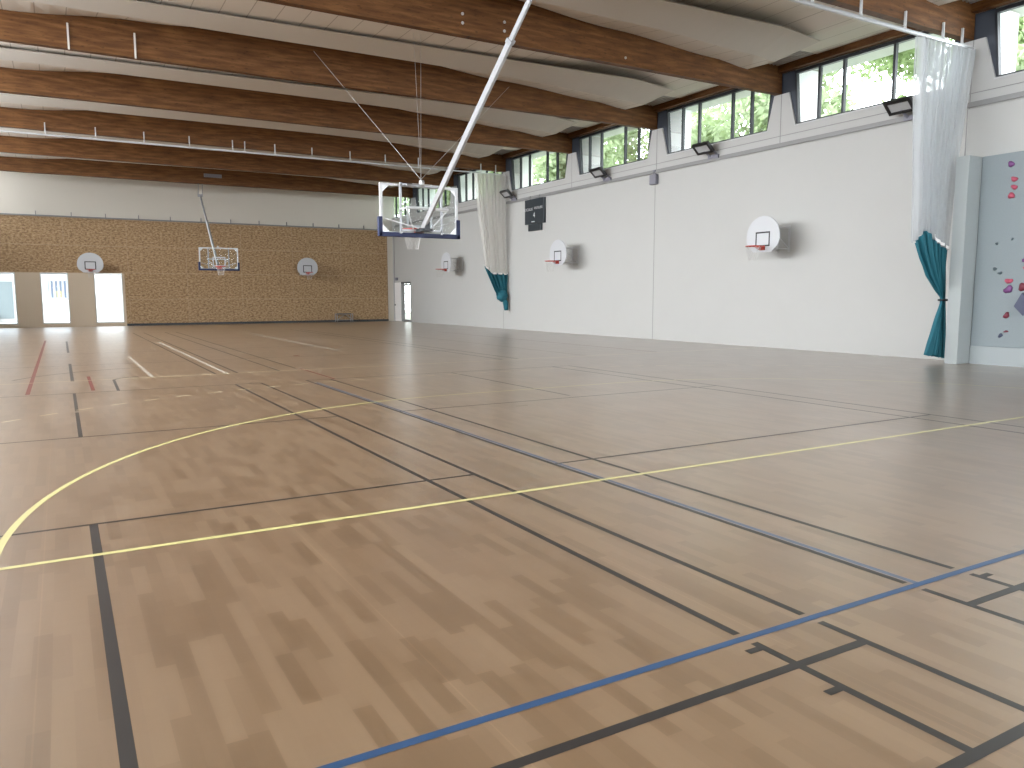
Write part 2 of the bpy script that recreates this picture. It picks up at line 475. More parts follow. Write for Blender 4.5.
# panel joints of the wall
for y in (14.12, 25.32, 2.9):
    boxobj('wall_joint', M['rail'], (XR-.004, XR+.01, y, y+.022, 0, 5.98), wr)
bm = B()
box(bm, XR-.03, XR+.22, YB, YF, 5.98, 6.57)
for yb in BEAMS:
    c = yb+.0
    prism(bm, [(c-.54,6.57),(c+.52,6.57),(c+.28,ZB),(c-.27,ZB)], 0, XR-.03, XR+.22)
box(bm, XR+.05, XR+.22, YB, YF, 8.12, ZR)
# lap joint grooves
wu = obj('wall_right_upper', bm, M['wall_up']); wu.name = 'wall_clerestory'
struct(wu, 'white clad band and tapered piers between the high windows', 'wall')
for yb in BEAMS:
    boxobj('pier_joint', M['rail'], (XR-.036, XR-.028, yb-.01, yb+.012, 5.99, ZB), wu)
# dark cladding where the beam ends meet the windows
bm = B()
for yb in BEAMS: prism(bm, [(yb-.53,6.58),(yb-.27,ZB),(yb+.28,ZB),(yb+.51,6.58),(yb+.41,8.14),(yb-.42,8.14)], 0, XR+.02, XR+.15)
struct(obj('trim_1', bm, M['darkgrey']), 'slate cladding behind the beam ends over the piers', 'cladding')
# rail along the wall
bm = B(); box(bm, XR-.10, XR-.03, YB, YF-.5, 6.0, 6.05); box(bm, XR-.05, XR-.03, YB, YF-.5, 6.05, 6.13); box(bm, XR-.045, XR-.03, YB, YF-.5, 6.32, 6.335)
struct(obj('trim_2', bm, M['rail']), 'grey metal rail running along the right wall under the windows', 'rail')

# windows: one structure per bay
wn = 0
def window(yb0, yb1):
    global wn
    wn += 1
    y0, y1 = yb0+.52, yb1-.54            # sill ends
    t0, t1 = y0-.14, y1+.14              # head ends
    zs, zt = 6.57, 8.12
    root = thing(f'window_{wn}', 'x', 'window', (XR, yb0, 0)); root['kind']='structure'
    o = [(y0-yb0, zs), (y1-yb0, zs), (t1-yb0, zt), (t0-yb0, zt)]
    i = [(y0-yb0+.05, zs+.05), (y1-yb0-.05, zs+.05), (t1-yb0-.07, zt-.09), (t0-yb0+.07, zt-.09)]
    bm = B(); ringprism(bm, o, i, 0, .02, .14); obj('window_frame', bm, M['dark'], root)
    cy = (yb1-yb0)/2
    ms = [cy-1.55, cy-.75, cy+.75, cy+1.55]
    for k, y in enumerate(ms):
        boxobj('mullion', M['dark'], (.03, .13, y-.035, y+.035, zs+.03, zt-.05), root)
    ed = [None]+ms+[None]
    for k in range(5):
        a, b = ed[k], ed[k+1]
        bm = B()
        pa = (i[0][0]-.02, i[3][0]-.02) if a is None else (a, a)
        pb = (i[1][0]+.02, i[2][0]+.02) if b is None else (b, b)
        bm.faces.new([bm.verts.new((.085, y, z)) for y, z in ((pa[0],zs+.03),(pb[0],zs+.03),(pb[1],zt-.06),(pa[1],zt-.06))])
        obj('window_pane', bm, M['glass'], root)
    boxobj('window_sill', M['steel_w'], (-.045, .03, y0-yb0-.02, y1-yb0+.02, zs-.03, zs+.0), root)
    return root
WL = {4:'five-pane high window behind the near net curtain head, right edge of the view',5:'five-pane high window left of the near net curtain',6:'five-pane high window third from the right edge',
      7:'five-pane high window above the dark scoreboard side of the wall',8:'five-pane high window beside the far net curtain',9:'farthest five-pane high window seen through the glass backboard'}
for k, yb in enumerate(BEAMS[:-1]):
    w = window(yb, BEAMS[k+1]); w['label'] = WL.get(w and wn, f'five-pane high window over the near end of the right wall')
window(BEAMS[-1], YF+.9)['label'] = 'high window in the last bay by the far wall'

# wooden fascia under the roof above the windows
for k, yb in enumerate(BEAMS):
    y1 = BEAMS[k+1] if k < len(BEAMS)-1 else YF
    o = boxobj('fascia_board', M['glulam_y'], (XR-.22, XR-.02, yb+BW+.01, y1-.01, 8.13, 8.40))
    tag(o, ('timber fascia above the high window '+(['behind the camera, first','behind the camera, second','behind the camera, third','at the right edge of the photo','left of the near net curtain','third from the right','above the scoreboard','beside the far net curtain','behind the glass backboard','next to the far wall'][k])), 'fascia board', 'timber fascia boards above the high windows')

# roof, overhang and outside fins
bm = B(); box(bm, XL, XR+.2, YB, YF, 9.06, ZR)
struct(obj('ceiling', bm, M['ceil']), 'white roof underside of the hall', 'ceiling')
bm = B(); box(bm, XR+.22, XR+1.7, YB, YF, 8.32, ZR)
struct(obj('trim_3', bm, M['soffit']), 'pale outside roof overhang seen through the high windows', 'soffit')
bm = B()
for yb in BEAMS:
    prism(bm, [(XR+.25,5.5),(XR+1.35,5.5),(XR+1.35,8.3),(XR+.25,8.3)], 1, yb-.25, yb+.25)
struct(obj('trim_4', bm, M['ofascia']), 'white outside fins between the high windows', 'fin')

# glulam beams
bl = ['behind the camera, farthest back','behind the camera, middle','just behind the camera','nearest in view, carrying the near net curtain track',
      'running over the near ceiling-hung basketball goal, second in view','third in view, with two pale hanger straps','fourth in view, plain face between two pale ceiling strips',
      'fifth in view, carrying the far curtain track hangers','sixth in view, plain and dark','farthest in view, with a small pale vent']
beams = []
for k, yb in enumerate(BEAMS):
    o = bpy.data.objects.new('glulam_beam', None); C.objects.link(o); o.location = (0, yb, 0)
    tag(o, 'brown glued-laminated timber beam '+bl[k], 'beam', 'timber ceiling beams', 'thing')
    bm = B(); box(bm, XL+.005, XR-.035, 0, BW, ZB, 9.05)
    obj('beam_body', bm, M['glulam'], o)
    bm = B(); prism(bm, [(XR+.26,ZB+.05),(XR+.9,ZB+.05),(XR+1.5,ZB+.5),(XR+1.5,8.3),(XR+.26,8.3)], 1, 0, BW)
    beams.append(o)
# details on beams
b14 = beams[5]
for x in (.42, 1.87):
    boxobj('hanger_strap', M['ceil'], (x-.02, x+.02, -.03, 0, ZB-.03, 8.12), b14)
b36 = beams[9]
bm = B(); box(bm, 6.85, 7.75, -.05, 0, 7.90, 8.08); 
vt = obj('vent_grille', bm, M['rail'], b36)
bm = B()
for k in range(8): box(bm, 6.9+k*.105, 6.96+k*.105, -.06, -.05, 7.92, 8.06)
obj('vent_slats', bm, M['ogrey'], vt)
for x, z in ((8.2,8.0),(8.2,7.8),(9.3,8.0),(9.3,7.8),(12.9,7.72)):
    bm = B(); tube(bm, ((x,-.02,z),(x,0,z)), .035, 8); obj('bolt_plate', bm, M['alu'], beams[4])

# ------------------------------------------------------------------ ceiling boards in each bay
P2 = [(XL,8.15),(-1,8.2),(2,8.42),(5,8.62),(8.5,8.62),(12.5,8.36),(16,8.17),(17.3,8.05)]
P1 = [(XL,8.15),(0,8.17),(9,8.2),(13,8.18),(16.5,8.06),(17.3,8.0)]
UP = [(XL,8.41),(11,8.41),(13,8.50),(14.5,8.60),(16.0,8.58),(17.2,8.30),(18.6,8.30)]
XU = [XL+.02+(18.56-XL-.02)*i/70 for i in range(71)]
def interp(T, x):
    for (a, za), (b, zb) in zip(T, T[1:]):
        if x <= b: 
            t = max(0, (x-a)/(b-a)); t = t*t*(3-2*t)
            return za+(zb-za)*t
    return T[-1][1]
def d0(x): return 1.65+.045*(x+1)
XS = [XL+.02+(17.3-XL-.02)*i/60 for i in range(61)]
for k, yb in enumerate(BEAMS+[YF]):
    if k == 0: continue
    ya = BEAMS[k-1]+BW+.01; last = (k == len(BEAMS))
    ye = yb-.01
    # lower board: smooth front strip and jointed back strip
    bm = B(); rows = []
    for x in XS:
        w = d0(x) if not last else 1.0
        z1, z2 = interp(P1, x), interp(P2, x)
        ym = ye-1.0 if not last else ye-.5
        pts = [(x,ye-w,8.30 if x < 16 else 8.30-(x-16)*.12),(x,ym,z1),(x,ye,z2)]
        top = [(x,ye-w+.02,8.33 if x < 16 else 8.33-(x-16)*.12),(x,ye,z2+.03)]
        rows.append([bm.verts.new(p) for p in pts+top[::-1]])
    for A, Bq in zip(rows, rows[1:]):
        for i in range(5):
            f = bm.faces.new((A[i], A[(i+1)%5], Bq[(i+1)%5], Bq[i]))
            f.material_index = 1 if i == 1 else 0
    bm.faces.new(rows[0]); bm.faces.new(rows[-1])
    o = obj('ceiling_sail', bm, [M['ceil'], M['boards']])
    struct(o, None, None)
    # upper jointed boards
    bm = B(); rows = []
    for x in XU:
        z = interp(UP, x)
        rows.append([bm.verts.new(p) for p in ((x,ya,z),(x,ye-1.35,z),(x,ye-1.35,z+.03),(x,ya,z+.03))])
    for A, Bq in zip(rows, rows[1:]):
        for i in range(4): bm.faces.new((A[i], A[(i+1)%4], Bq[(i+1)%4], Bq[i]))
    bm.faces.new(rows[0]); bm.faces.new(rows[-1])
    ub = struct(obj('ceiling_boards', bm, M['boards']))
    # ribbed metal deck exposed beside the wall
    bm = B()
    box(bm, 17.33, 18.57, ye-1.34, ye, 8.36, 8.40)
    x = 17.40
    while x < 18.45:
        prism(bm, [(x,8.36),(x+.03,8.31),(x+.08,8.31),(x+.11,8.36)], 1, ye-1.34, ye); x += .15
    struct(obj('ceiling_deck', bm, M['deckmetal']))
    # fixing dots under the boards
    bm = B()
    for x in (8.6, 10.2, 11.9, 13.6, 15.3, 16.9):
        z = interp(UP, x); tube(bm, ((x, ya+1.7, z-.04), (x, ya+1.7, z)), .04, 8)
    obj('fixing_heads', bm, M['ogrey'], ub)['kind'] = 'stuff'

# ------------------------------------------------------------------ far wall
WINX = [(-5.0,-3.85),(-3.35,-2.07),(-.97,.33),(1.53,2.93)]
bm = B()
box(bm, 3.03, 18.42, YF-.05, YF, .12, 5.80)
box(bm, XL, 3.03, YF-.05, YF, 2.88, 5.80)
wf = obj('wall_far_lower', bm, M['strand']); wf.name = 'wall_far'
struct(wf, 'brown wood-strand panelled lower part of the far wall', 'wall')
bm = B(); box(bm, XL-.2, XR+.2, YF, YF+.2, 2.88, ZR); box(bm, 3.0, XR+.2, YF, YF+.2, 0, 2.88)
box(bm, XL, XR, YF-.03, YF, 5.80, 9.0); box(bm, 18.42, XR, YF-.03, YF, 0, 5.80)
struct(obj('wall_far_upper', bm, M['wall_far']), 'cream painted upper part of the far wall', 'wall')
bm = B()
xs = [XL]+[v for a in WINX for v in a]+[3.03]
for a, b in zip(xs[::2], xs[1::2]):
    if b-a > .02: box(bm, a, b, YF-.04, YF+.2, 0, 2.88)
for a, b in WINX: box(bm, a, b, YF-.04, YF+.2, 0, .17)
struct(obj('wall_far_infill', bm, M['infill']), 'beige panels between the three low windows of the far wall', 'wall')
bm = B(); box(bm, 3.03, 18.42, YF-.07, YF, 0, .12)
struct(obj('baseboard_far', bm, M['dark']), 'dark skirting under the brown far wall', 'skirting')
far_l = ['low window in the far wall outside the left edge','low window at the left edge of the photo showing a blue-green shutter','middle low window of the far wall showing a striped house window','right-hand low window of the far wall beneath a round backboard']
for k, (a, b) in enumerate(WINX):
    wn += 1
    r = thing(f'window_{wn}', far_l[k], 'window', ((a+b)/2, YF, 0)); r['kind'] = 'structure'
    h = (b-a)/2
    bm = B(); ringprism(bm, [(-h,.17),(h,.17),(h,2.87),(-h,2.87)], [(-h+.05,.23),(h-.05,.23),(h-.05,2.81),(-h+.05,2.81)], 1, .02, .12)
    obj('window_frame', bm, M['steel_w'] , r)
    bm = B(); bm.faces.new([bm.verts.new(v) for v in ((-h+.04,.07,.2),(h-.04,.07,.2),(h-.04,.07,2.83),(-h+.04,.07,2.83))])
    obj('window_pane', bm, M['dimglass'], r)
# curtain track along the top of the brown panels
t = thing('curtain_track', 'thin grey track with small hangers along the top of the brown far wall', 'curtain track', (0, YF, 0))
boxobj('track', M['rail'], (XL+.2, 18.6, -.14, -.08, 5.80, 5.87), t)
x = -4.2
while x < 18:
    boxobj('track_hanger', M['rail'], (x-.02, x+.02, -.13, -.03, 5.87, 6.07), t); x += 1.62

# left wall (beside and behind the camera) with its window band, back wall
bm = B()
box(bm, XL-.2, XL, YB, YF, 0, 6.5); box(bm, XL-.2, XL, YB, YF, 8.15, ZR)
for y in BEAMS: box(bm, XL-.2, XL, y-.4, y+.5, 6.5, 8.15)
struct(obj('wall_left', bm, M['wall']), 'white left wall outside the view', 'wall')
bm = B(); box(bm, XL-.2, XR+.2, YB-.2, YB, 0, 3.9); box(bm, XL-.2, XR+.2, YB-.2, YB, 6.4, ZR)
for x in (XL+.2, 0.8, 6.9, 12.9, XR-.2): box(bm, x-.3, x+.3, YB-.2, YB, 3.9, 6.4)
struct(obj('wall_back', bm, M['wall']), 'white back wall outside the view', 'wall')

# ------------------------------------------------------------------ door in the right wall
d = thing('door_1', 'open white door and glazed exit door at the far right corner', 'door', (XR, 37, 0)); d['kind']='structure'
bm = B(); ringprism(bm, [(0,0),(1.55,0),(1.55,2.5),(0,2.5)], [(.06,.04),(1.49,.04),(1.49,2.40),(.06,2.40)], 0, -.02, .2)
obj('door_frame', bm, M['rail'], d)
bm = B(); ringprism(bm, [(.28,.04),(1.49,.04),(1.49,2.38),(.28,2.38)], [(.36,.14),(1.41,.14),(1.41,2.28),(.36,2.28)], 0, .1, .15)
obj('door_leaf', bm, M['rail'], d)
bm = B(); bm.faces.new([bm.verts.new(v) for v in ((.12,.1,.1),(.12,1.45,.1),(.12,1.45,2.35),(.12,.1,2.35))])
obj('door_pane', bm, M['glass'], d)
boxobj('door_closer', M['dark'], (-.06,.0,.1,1.5,2.40,2.50), d)
boxobj('door_handle', M['dark'], (.06,.1,.66,.72,1.0,1.3), d)
d2 = thing('door_2', 'white door leaf next to the glazed exit in the far corner', 'door', (XR, 38.6, 0)); d2['kind']='structure'
boxobj('door_leaf', M['band'], (-.05, 0, .05, 1.0, .02, 2.48), d2)  # brighter white stands in for light falling on this leaf
boxobj('door_edge', M['rail'], (-.055, .0, 1.0, 1.05, 0, 2.52), d2)
boxobj('door_handle', M['dark'], (-.10,-.05,.88,.95,1.0,1.1), d2)
tag(boxobj('exit_light', M['ogrey'], (XR-.12, XR-.001, 39.1, 39.4, 2.62, 2.80)), 'small grey exit light box above the corner door', 'exit light')
tag(boxobj('conduit_pipe', M['rail'], (XR-.03, XR-.001, 39.66, 39.70, 0, 5.9)), 'thin grey conduit running up the wall in the far right corner', 'pipe')
o = boxobj('sound_alarm', M['ogrey'], (XR-.16, XR-.001, 13.95, 14.28, 5.60, 5.96), bevel=.02); tag(o, 'small dark alarm box under the rail at the wall joint', 'alarm')
boxobj('alarm_bracket', M['ogrey'], (XR-.10, XR-.001, 14.05, 14.15, 5.94, 6.12), o)

# ------------------------------------------------------------------ column and climbing wall
o = boxobj('wall_column', M['column'], (17.90, XR, 2.28, 2.58, 0, 4.76), bevel=.01)
tag(o, 'pale grey boxed column between the near curtain and the climbing wall', 'column')
cw = boxobj('climbing_wall', M['climb'], (18.40, XR, YB+.5, 2.27, .42, 4.76), bevel=.01)
tag(cw, 'grey-blue textured climbing wall panel at the right edge', 'climbing wall')
boxobj('kick_board', M['climb_base'], (18.38, XR, YB+.5, 2.27, 0, .42), cw)
bm = B()
for y in [1.1-.9*i for i in range(9)]:
    for z in (1.0, 1.9, 2.8, 3.7, 4.5):
        tube(bm, ((18.398,y,z),(18.41,y,z)), .012, 6)
obj('bolt_holes', bm, M['dark'], cw)

def blob(bm, r, sy, sz, seed, seg=10):
    rnd = random.Random(seed)
    bmesh.ops.create_icosphere(bm, subdivisions=2, radius=r)
    ph = [rnd.uniform(0, 6.28) for _ in range(4)]
    for v in bm.verts:
        a = math.atan2(v.co.z, v.co.y); q = 1+.20*math.sin(2*a+ph[0])+.14*math.sin(3*a+ph[1])+.06*math.sin(5*a+ph[2])
        v.co.y *= sy*q; v.co.z *= sz*q; v.co.x *= .62
        if v.co.x > 0: v.co.x *= .25
holds = [(1.624,4.504,'holdp',.085,1.1,.8,'purple climbing hold, highest on the wall'),(1.538,4.167,'holdr',.075,1,1,'red climbing hold, top of the column of three'),
 (1.526,3.992,'holdr',.075,1.1,.8,'red climbing hold, middle of the column of three'),(1.577,3.812,'holdr',.08,.9,1.2,'red climbing hold, lowest of the column of three'),
 (1.819,2.770,'holdg',.035,1,1,'tiny grey climbing hold, left of the pair at mid height'),(1.491,2.850,'holdg',.033,1,1,'tiny grey climbing hold, right of the pair at mid height'),
 (1.825,2.196,'holdg',.055,1.2,.7,'grey slanted climbing hold, upper left one of two touching'),(1.709,2.102,'holdg',.055,1,.8,'grey slanted climbing hold, lower right one of two touching'),
 (1.503,1.919,'holdr',.09,1,.85,'pink-red ring-shaped climbing hold above the purple one'),(1.501,1.729,'holdp',.105,1,1,'large purple climbing hold below the pink-red one'),
 (1.505,1.145,'holdd',.08,1,1,'dark red heart-shaped climbing hold low on the wall'),(1.492,0.783,'holdd',.05,1.2,.6,'small flat dark red climbing hold near the base'),
 (1.605,0.688,'holdn',.055,1,1.1,'small dark navy climbing hold closest to the kick board'),(1.199,1.781,'holdd',.10,.9,1.3,'dark red climbing hold cut by the right edge of the photo'),
 (1.218,2.363,'holdp',.05,1,1,'purple climbing hold at the right edge at chest height'),(1.196,2.199,'holdr',.04,1,1,'small pink climbing hold at the right edge'),]
CAM = (-0.11167706710861008, -8.081179630054834, 1.6015750558861082, 0.5257780939851076, -0.11313769314502475, -0.0018420611507703939, 773.7475580370797)
for i, (hy, hz, mt, r, sy, sz, lb) in enumerate(holds):
    bm = B(); blob(bm, r*.88, sy, sz, i)
    o = obj('climbing_hold', bm, M[mt], smooth=True); o.location = (18.395, hy, hz)
    tag(o, lb, 'climbing hold', 'climbing holds')
bm = B()
prism(bm, [(-.16,0),(0,-.26),(.2,-.05),(.05,.24)], 0, -.16, .02)
o = obj('climbing_volume', bm, M['holdn']); o.location = (18.39, 1.080, 1.407)
tag(o, 'dark navy angular climbing volume at the right edge of the photo', 'climbing volume')

# ------------------------------------------------------------------ scoreboard
t = thing('scoreboard', 'black electronic scoreboard hanging below the rail on the right wall', 'scoreboard', (XR, 0, 0))
boxobj('score_panel', M['scrf'], (-.12, -.005, 21.47, 23.10, 4.86, 5.97), t, bevel=.012)
boxobj('lower_panel', M['scrf'], (-.11, -.005, 21.74, 22.82, 4.55, 4.86), t, bevel=.01)
for y in (21.9, 22.7): boxobj('mounting_bracket', M['rail'], (-.1, 0, y-.03, y+.03, 5.95, 6.12), t)
def text(body, size, y, z, parent, mat, x=-.125):
    cu = bpy.data.curves.new('lettering', 'FONT'); cu.body = body; cu.size = size; cu.extrude = .002
    cu.align_x = 'CENTER'; cu.align_y = 'CENTER'; cu.materials.append(mat)
    o = bpy.data.objects.new('lettering', cu); C.objects.link(o); o.parent = parent
    dg = bpy.context.evaluated_depsgraph_get(); dg.update()
    me = bpy.data.meshes.new_from_object(o.evaluated_get(dg)); me.name = 'lettering'
    if not me.materials: me.materials.append(mat)
    m_ = bpy.data.objects.new('lettering', me); C.objects.link(m_); m_.parent = parent
    m_.location = (x, y, z); m_.rotation_euler = (PI/2, 0, -PI/2)
    bpy.data.objects.remove(o)
    return m_
text('LOCAUX', .19, 22.78, 5.52, t, M['text'])
text('VISITEURS', .16, 21.93, 5.55, t, M['text'])
text('4', .34, 22.28, 5.24, t, M['text'])
boxobj('indicator_light', M['text'], (-.126, -.12, 22.24, 22.50, 4.94, 4.98), t)

# ------------------------------------------------------------------ floodlights on the rail
def floodlight():
    t = thing('floodlight', 'x', 'floodlight', group='floodlights along the right wall')
    ta = math.radians(48)
    rot = Matrix.Rotation(-ta, 4, 'Y')
    def tr(bm): bmesh.ops.transform(bm, matrix=Matrix.Translation((-.42,0,.06)) @ rot, verts=bm.verts)
    # the face looks down into the hall (-X side)
    bm = B(); ringprism(bm, [(-.36,-.20),(.36,-.20),(.36,.20),(-.36,.20)], [(-.28,-.125),(.28,-.125),(.28,.125),(-.28,.125)], 0, -.05, .05); tr(bm)
    obj('housing', bm, M['black'], t)
    bm = B(); box(bm, -.03, .04, -.285, .285, -.13, .13); tr(bm); obj('lamp_glass', bm, M['lampglass'], t)
    bm = B(); box(bm, .05, .11, -.2, .2, -.1, .1); tr(bm); obj('heat_sink', bm, M['black'], t)
    bm = B(); tube(bm, ((-.36,-.3,.02),(-.06,-.3,-.16)), .03, 6); tube(bm, ((-.36,.0,-.02),(-.06,.0,-.2)), .035, 6)
    box(bm, -.10, -.032, -.36, .1, -.26, -.14); obj('bracket', bm, M['ogrey'], t)
    return t
FLL = [(4.38,'floodlight nearest the near net curtain'),(11.3,'floodlight under the third high window, second in view'),(17.05,'floodlight right of the scoreboard'),(24.3,'floodlight beside the far net curtain, left of the scoreboard')]
f0 = floodlight()
for k, (y, lb) in enumerate(FLL):
    if k == 0: f0.location = (XR, y, 6.26); f0['label'] = 'black framed '+lb
    else: dup(f0, (XR, y, 6.34), 0, 'black framed '+lb)

# ------------------------------------------------------------------ basketball: wall hoops
def net(bm, c, R0, R1, H, n=12, rows=5, r=.006):
    c = Vector(c)
    P = []
    for j in range(rows+1):
        t = j/rows; R = R0+(R1-R0)*(t**.7)
        P.append([c+Vector((R*math.cos(2*PI*(i+.5*(j%2))/n), R*math.sin(2*PI*(i+.5*(j%2))/n), -H*t)) for i in range(n)])
    for j in range(rows):
        for i in range(n):
            a = P[j][i]
            if j % 2 == 0: b1, b2 = P[j+1][i], P[j+1][(i-1) % n]
            else: b1, b2 = P[j+1][i], P[j+1][(i+1) % n]
            for b in (b1, b2): tube(bm, (a, b), r, 3, cap=False)

def wall_hoop(label, loc, rz, group='wall-mounted basketball hoops'):
    """board plane faces -Y, wall at +.88"""
    t = thing('wall_basketball_hoop', label, 'basketball hoop', loc, rz, group)
    out = []
    out += [(-.34, 2.88), (.34, 2.88), (.56, 3.06), (.62, 3.22), (.62, 3.36)]
    for k in range(1, 12):
        a = PI*k/12; out.append((.62*math.cos(a)*1.0, 3.36+.57*math.sin(a)))
    out += [(-.62, 3.36), (-.62, 3.22), (-.56, 3.06)]
    bm = B(); prism(bm, out, 1, -.015, .015); obj('backboard', bm, M['board_w'], t, bevel=.004)
    bm = B(); ringprism(bm, [(-.27,3.04),(.27,3.04),(.27,3.47),(-.27,3.47)], [(-.225,3.085),(.225,3.085),(.225,3.425),(-.225,3.425)], 1, -.018, -.015)
    obj('target_square', bm, M['black'], t)
    bm = B(); torus(bm, (0,-.38,3.04), .225, .014)
    rim = obj('rim', bm, M['rim'], t, smooth=True)
    bm = B(); box(bm, -.10, .10, -.05, -.012, 2.93, 3.06); box(bm, -.07, .07, -.19, -.04, 3.01, 3.03)
    tube(bm, ((-.08,-.04,2.95),(-.11,-.2,3.02)), .009, 5); tube(bm, ((.08,-.04,2.95),(.11,-.2,3.02)), .009, 5)
    obj('rim_bracket', bm, M['rim'], rim)
    bm = B(); net(bm, (0,-.38,3.03), .222, .12, .42, r=.0026); obj('net', bm, M['netcord'], t)
    bm = B()
    for s in (-.22, .22):
        tube(bm, ((s,.02,3.6),(s,.88,3.6)), .018, 6); tube(bm, ((s,.02,2.98),(s,.88,2.98)), .018, 6)
        tube(bm, ((s,.02,3.6),(s,.88,2.98)), .014, 6)
        box(bm, s-.03, s+.03, .015, .04, 2.9, 3.7)
    for z in (2.98, 3.6): tube(bm, ((-.22,.45,z),(.22,.45,z)), .014, 6)
    tube(bm, ((-.22,.02,2.98),(.22,.45,2.98)), .012, 5); tube(bm, ((.22,.45,2.98),(-.22,.86,2.98)), .012, 5)
    obj('wall_bracket', bm, M['steel_w'], t)
    bm = B()
    for s in (-.22, .22): box(bm, s-.035, s+.035, .86, .878, 2.90, 3.68)
    obj('wall_plate', bm, M['steel_w'], t)
    return t
h0 = wall_hoop('white fan backboard on the right wall, nearest and largest of the wall hoops', (XR-.89, 8.22, 0), -PI/2)
dup(h0, (XR-.89, 19.15, 0), -PI/2, 'white fan backboard on the right wall, just below and right of the scoreboard')
dup(h0, (XR-.89, 30.0, 0), -PI/2, 'white fan backboard on the right wall, farthest, left of the far curtain')
dup(h0, (1.38, YF-.94, 0), 0, 'white fan backboard on the far wall above the low windows')
dup(h0, (12.95, YF-.94, 0), 0, 'white fan backboard on the brown far wall, right of the hanging goal')

# ------------------------------------------------------------------ basketball: goals hung from the ceiling
def ceiling_goal(label, loc, rz, zh, yh, near):
    """board faces +Y at y=0; the mast runs back and up towards -Y"""
    t = thing('hanging_basketball_goal', label, 'basketball goal', loc, rz, 'ceiling-hung basketball goals')
    z0, z1, h = 2.90, 3.95, .90
    bm = B(); ringprism(bm, [(-h,z0),(h,z0),(h,z1),(-h,z1)], [(-h+.055,z0+.055),(h-.055,z0+.055),(h-.055,z1-.05),(-h+.055,z1-.05)], 1, -.03, .02)
    bf = obj('backboard_frame', bm, M['steel_w'], t)
    for sx in (-1, 1):
        for z, s in ((z0+.055, 1), (z1-.05, -1)):
            x = sx*(h-.055); bm = B()
            prism(bm, [(x,z),(x-sx*.14,z),(x,z+s*.14)], 1, -.02, -.012)
            obj('corner_plate', bm, M['alu'], bf)
    bm = B(); box(bm, -h+.04, h-.04, -.006, .006, z0+.04, z1-.04); obj('backboard_glass', bm, M['bglass'], t)
    bm = B(); ringprism(bm, [(-.295,3.06),(.295,3.06),(.295,3.51),(-.295,3.51)], [(-.245,3.11),(.245,3.11),(.245,3.46),(-.245,3.46)], 1, .008, .012)
    obj('target_square', bm, M['board_w'], t)
    bm = B(); box(bm, -h-.04, h+.04, -.05, .04, z0-.05, z0+.045)
    for s in (-1, 1): box(bm, s*h-.045, s*h+.045, -.05, .04, z0-.05, z0+.36)
    obj('edge_padding', bm, M['navy'], t, bevel=.012)
    # steel sub-frame behind the glass
    bm = B()
    for s in (-.47, .47): tube(bm, ((s,-.09,z0+.02),(s,-.09,z1+.02)), .022, sq=True)
    tube(bm, ((-.47,-.09,z1-.02),(.47,-.09,z1-.02)), .022, sq=True); tube(bm, ((-.47,-.09,z0+.09),(.47,-.09,z0+.09)), .022, sq=True)
    obj('support_frame', bm, M['steel_g'], t)
    bm = B(); tube(bm, ((-.48,-.42,3.42),(.48,-.42,3.42)), .028, 8)
    for s in (-.47,.47): tube(bm, ((s,-.42,3.42),(s,-.1,3.42)), .02, 6); tube(bm, ((s,-.42,3.42),(s*.4,-.1,3.0)), .015, 6)
    tube(bm, ((-.8,-.05,3.22),(-.15,-.3,3.02)), .012, 6); tube(bm, ((.8,-.05,3.22),(.15,-.3,3.02)), .012, 6)
    obj('cross_brace', bm, M['steel_w'], t)
    bm = B(); box(bm, -.13, .13, -.38, -.05, 2.96, 3.02); box(bm, -.05, .05, -.42, -.30, 2.98, 3.16)
    obj('mast_shoe', bm, M['dark'], t)
    # mast: stout lower tube with collar, thinner upper tube
    mx_ = -.05 if near else 0
    a = Vector((mx_,-.30,3.04)); e = Vector((mx_,yh,zh)); dr = e-a
    m = a+dr*.83 if near else a+dr*.62
    def sqtube(p, q, r):
        bm = B(); d_ = (q-p).normalized(); sx_ = Vector((1,0,0)); ny = d_.cross(sx_)
        ca, sa = math.cos(.5), math.sin(.5)
        u = sx_*ca+ny*sa; v = ny*ca-sx_*sa
        rg = [[bm.verts.new(c+u*r*i+v*r*j) for i, j in ((1,1),(-1,1),(-1,-1),(1,-1))] for c in (p, q)]
        for i in range(4): bm.faces.new((rg[0][i], rg[0][(i+1)%4], rg[1][(i+1)%4], rg[1][i]))
        bm.faces.new(rg[0]); bm.faces.new(rg[1]); return bm
    mast = obj('mast', sqtube(a, m, .044), M['mast'], t)
    obj('mast_extension', sqtube(m-dr*.01, e, .033), M['mast' if near else 'steel_g'], mast)
    bm = sqtube(m-dr.normalized()*.03, m+dr.normalized()*.05, .058); obj('mast_collar', bm, M['steel_g'], mast)
    # pulley on the upper edge of the board
    bm = B(); tube(bm, ((-.02,-.1,z1+.03),(.05,-.1,z1+.03)), .07, 14); tube(bm, ((-.2,-.1,z1+.0),(.25,-.1,z1+.0)), .02, 6)
    tube(bm, ((-.1,-.1,z1),(-.42,-.3,z1-.05)), .016, 6)
    obj('pulley', bm, M['alu'], t)
    # hinge bracket that hangs from the beam
    bm = B(); box(bm, mx_-.12, mx_+.12, yh-.06, yh+.06, zh-.08, zh+.06)
    for s in (-.1, .1): tube(bm, ((s,yh,zh),(s,yh+.15,ZB-.002)), .02, 6)
    obj('hinge_bracket', bm, M['steel_g'], t)
    bm = B(); torus(bm, (0,.40,3.05), .225, .016); rim = obj('rim', bm, M['rim'], t, smooth=True)
    bm = B(); box(bm, -.11, .11, .02, .06, 2.93, 3.07); box(bm, -.08, .08, .05, .2, 3.02, 3.04); obj('rim_bracket', bm, M['rim'], rim)
    bm = B(); net(bm, (0,.40,3.04), .222, .12, .42, r=.0026); obj('net', bm, M['netcord'], t)
    return t
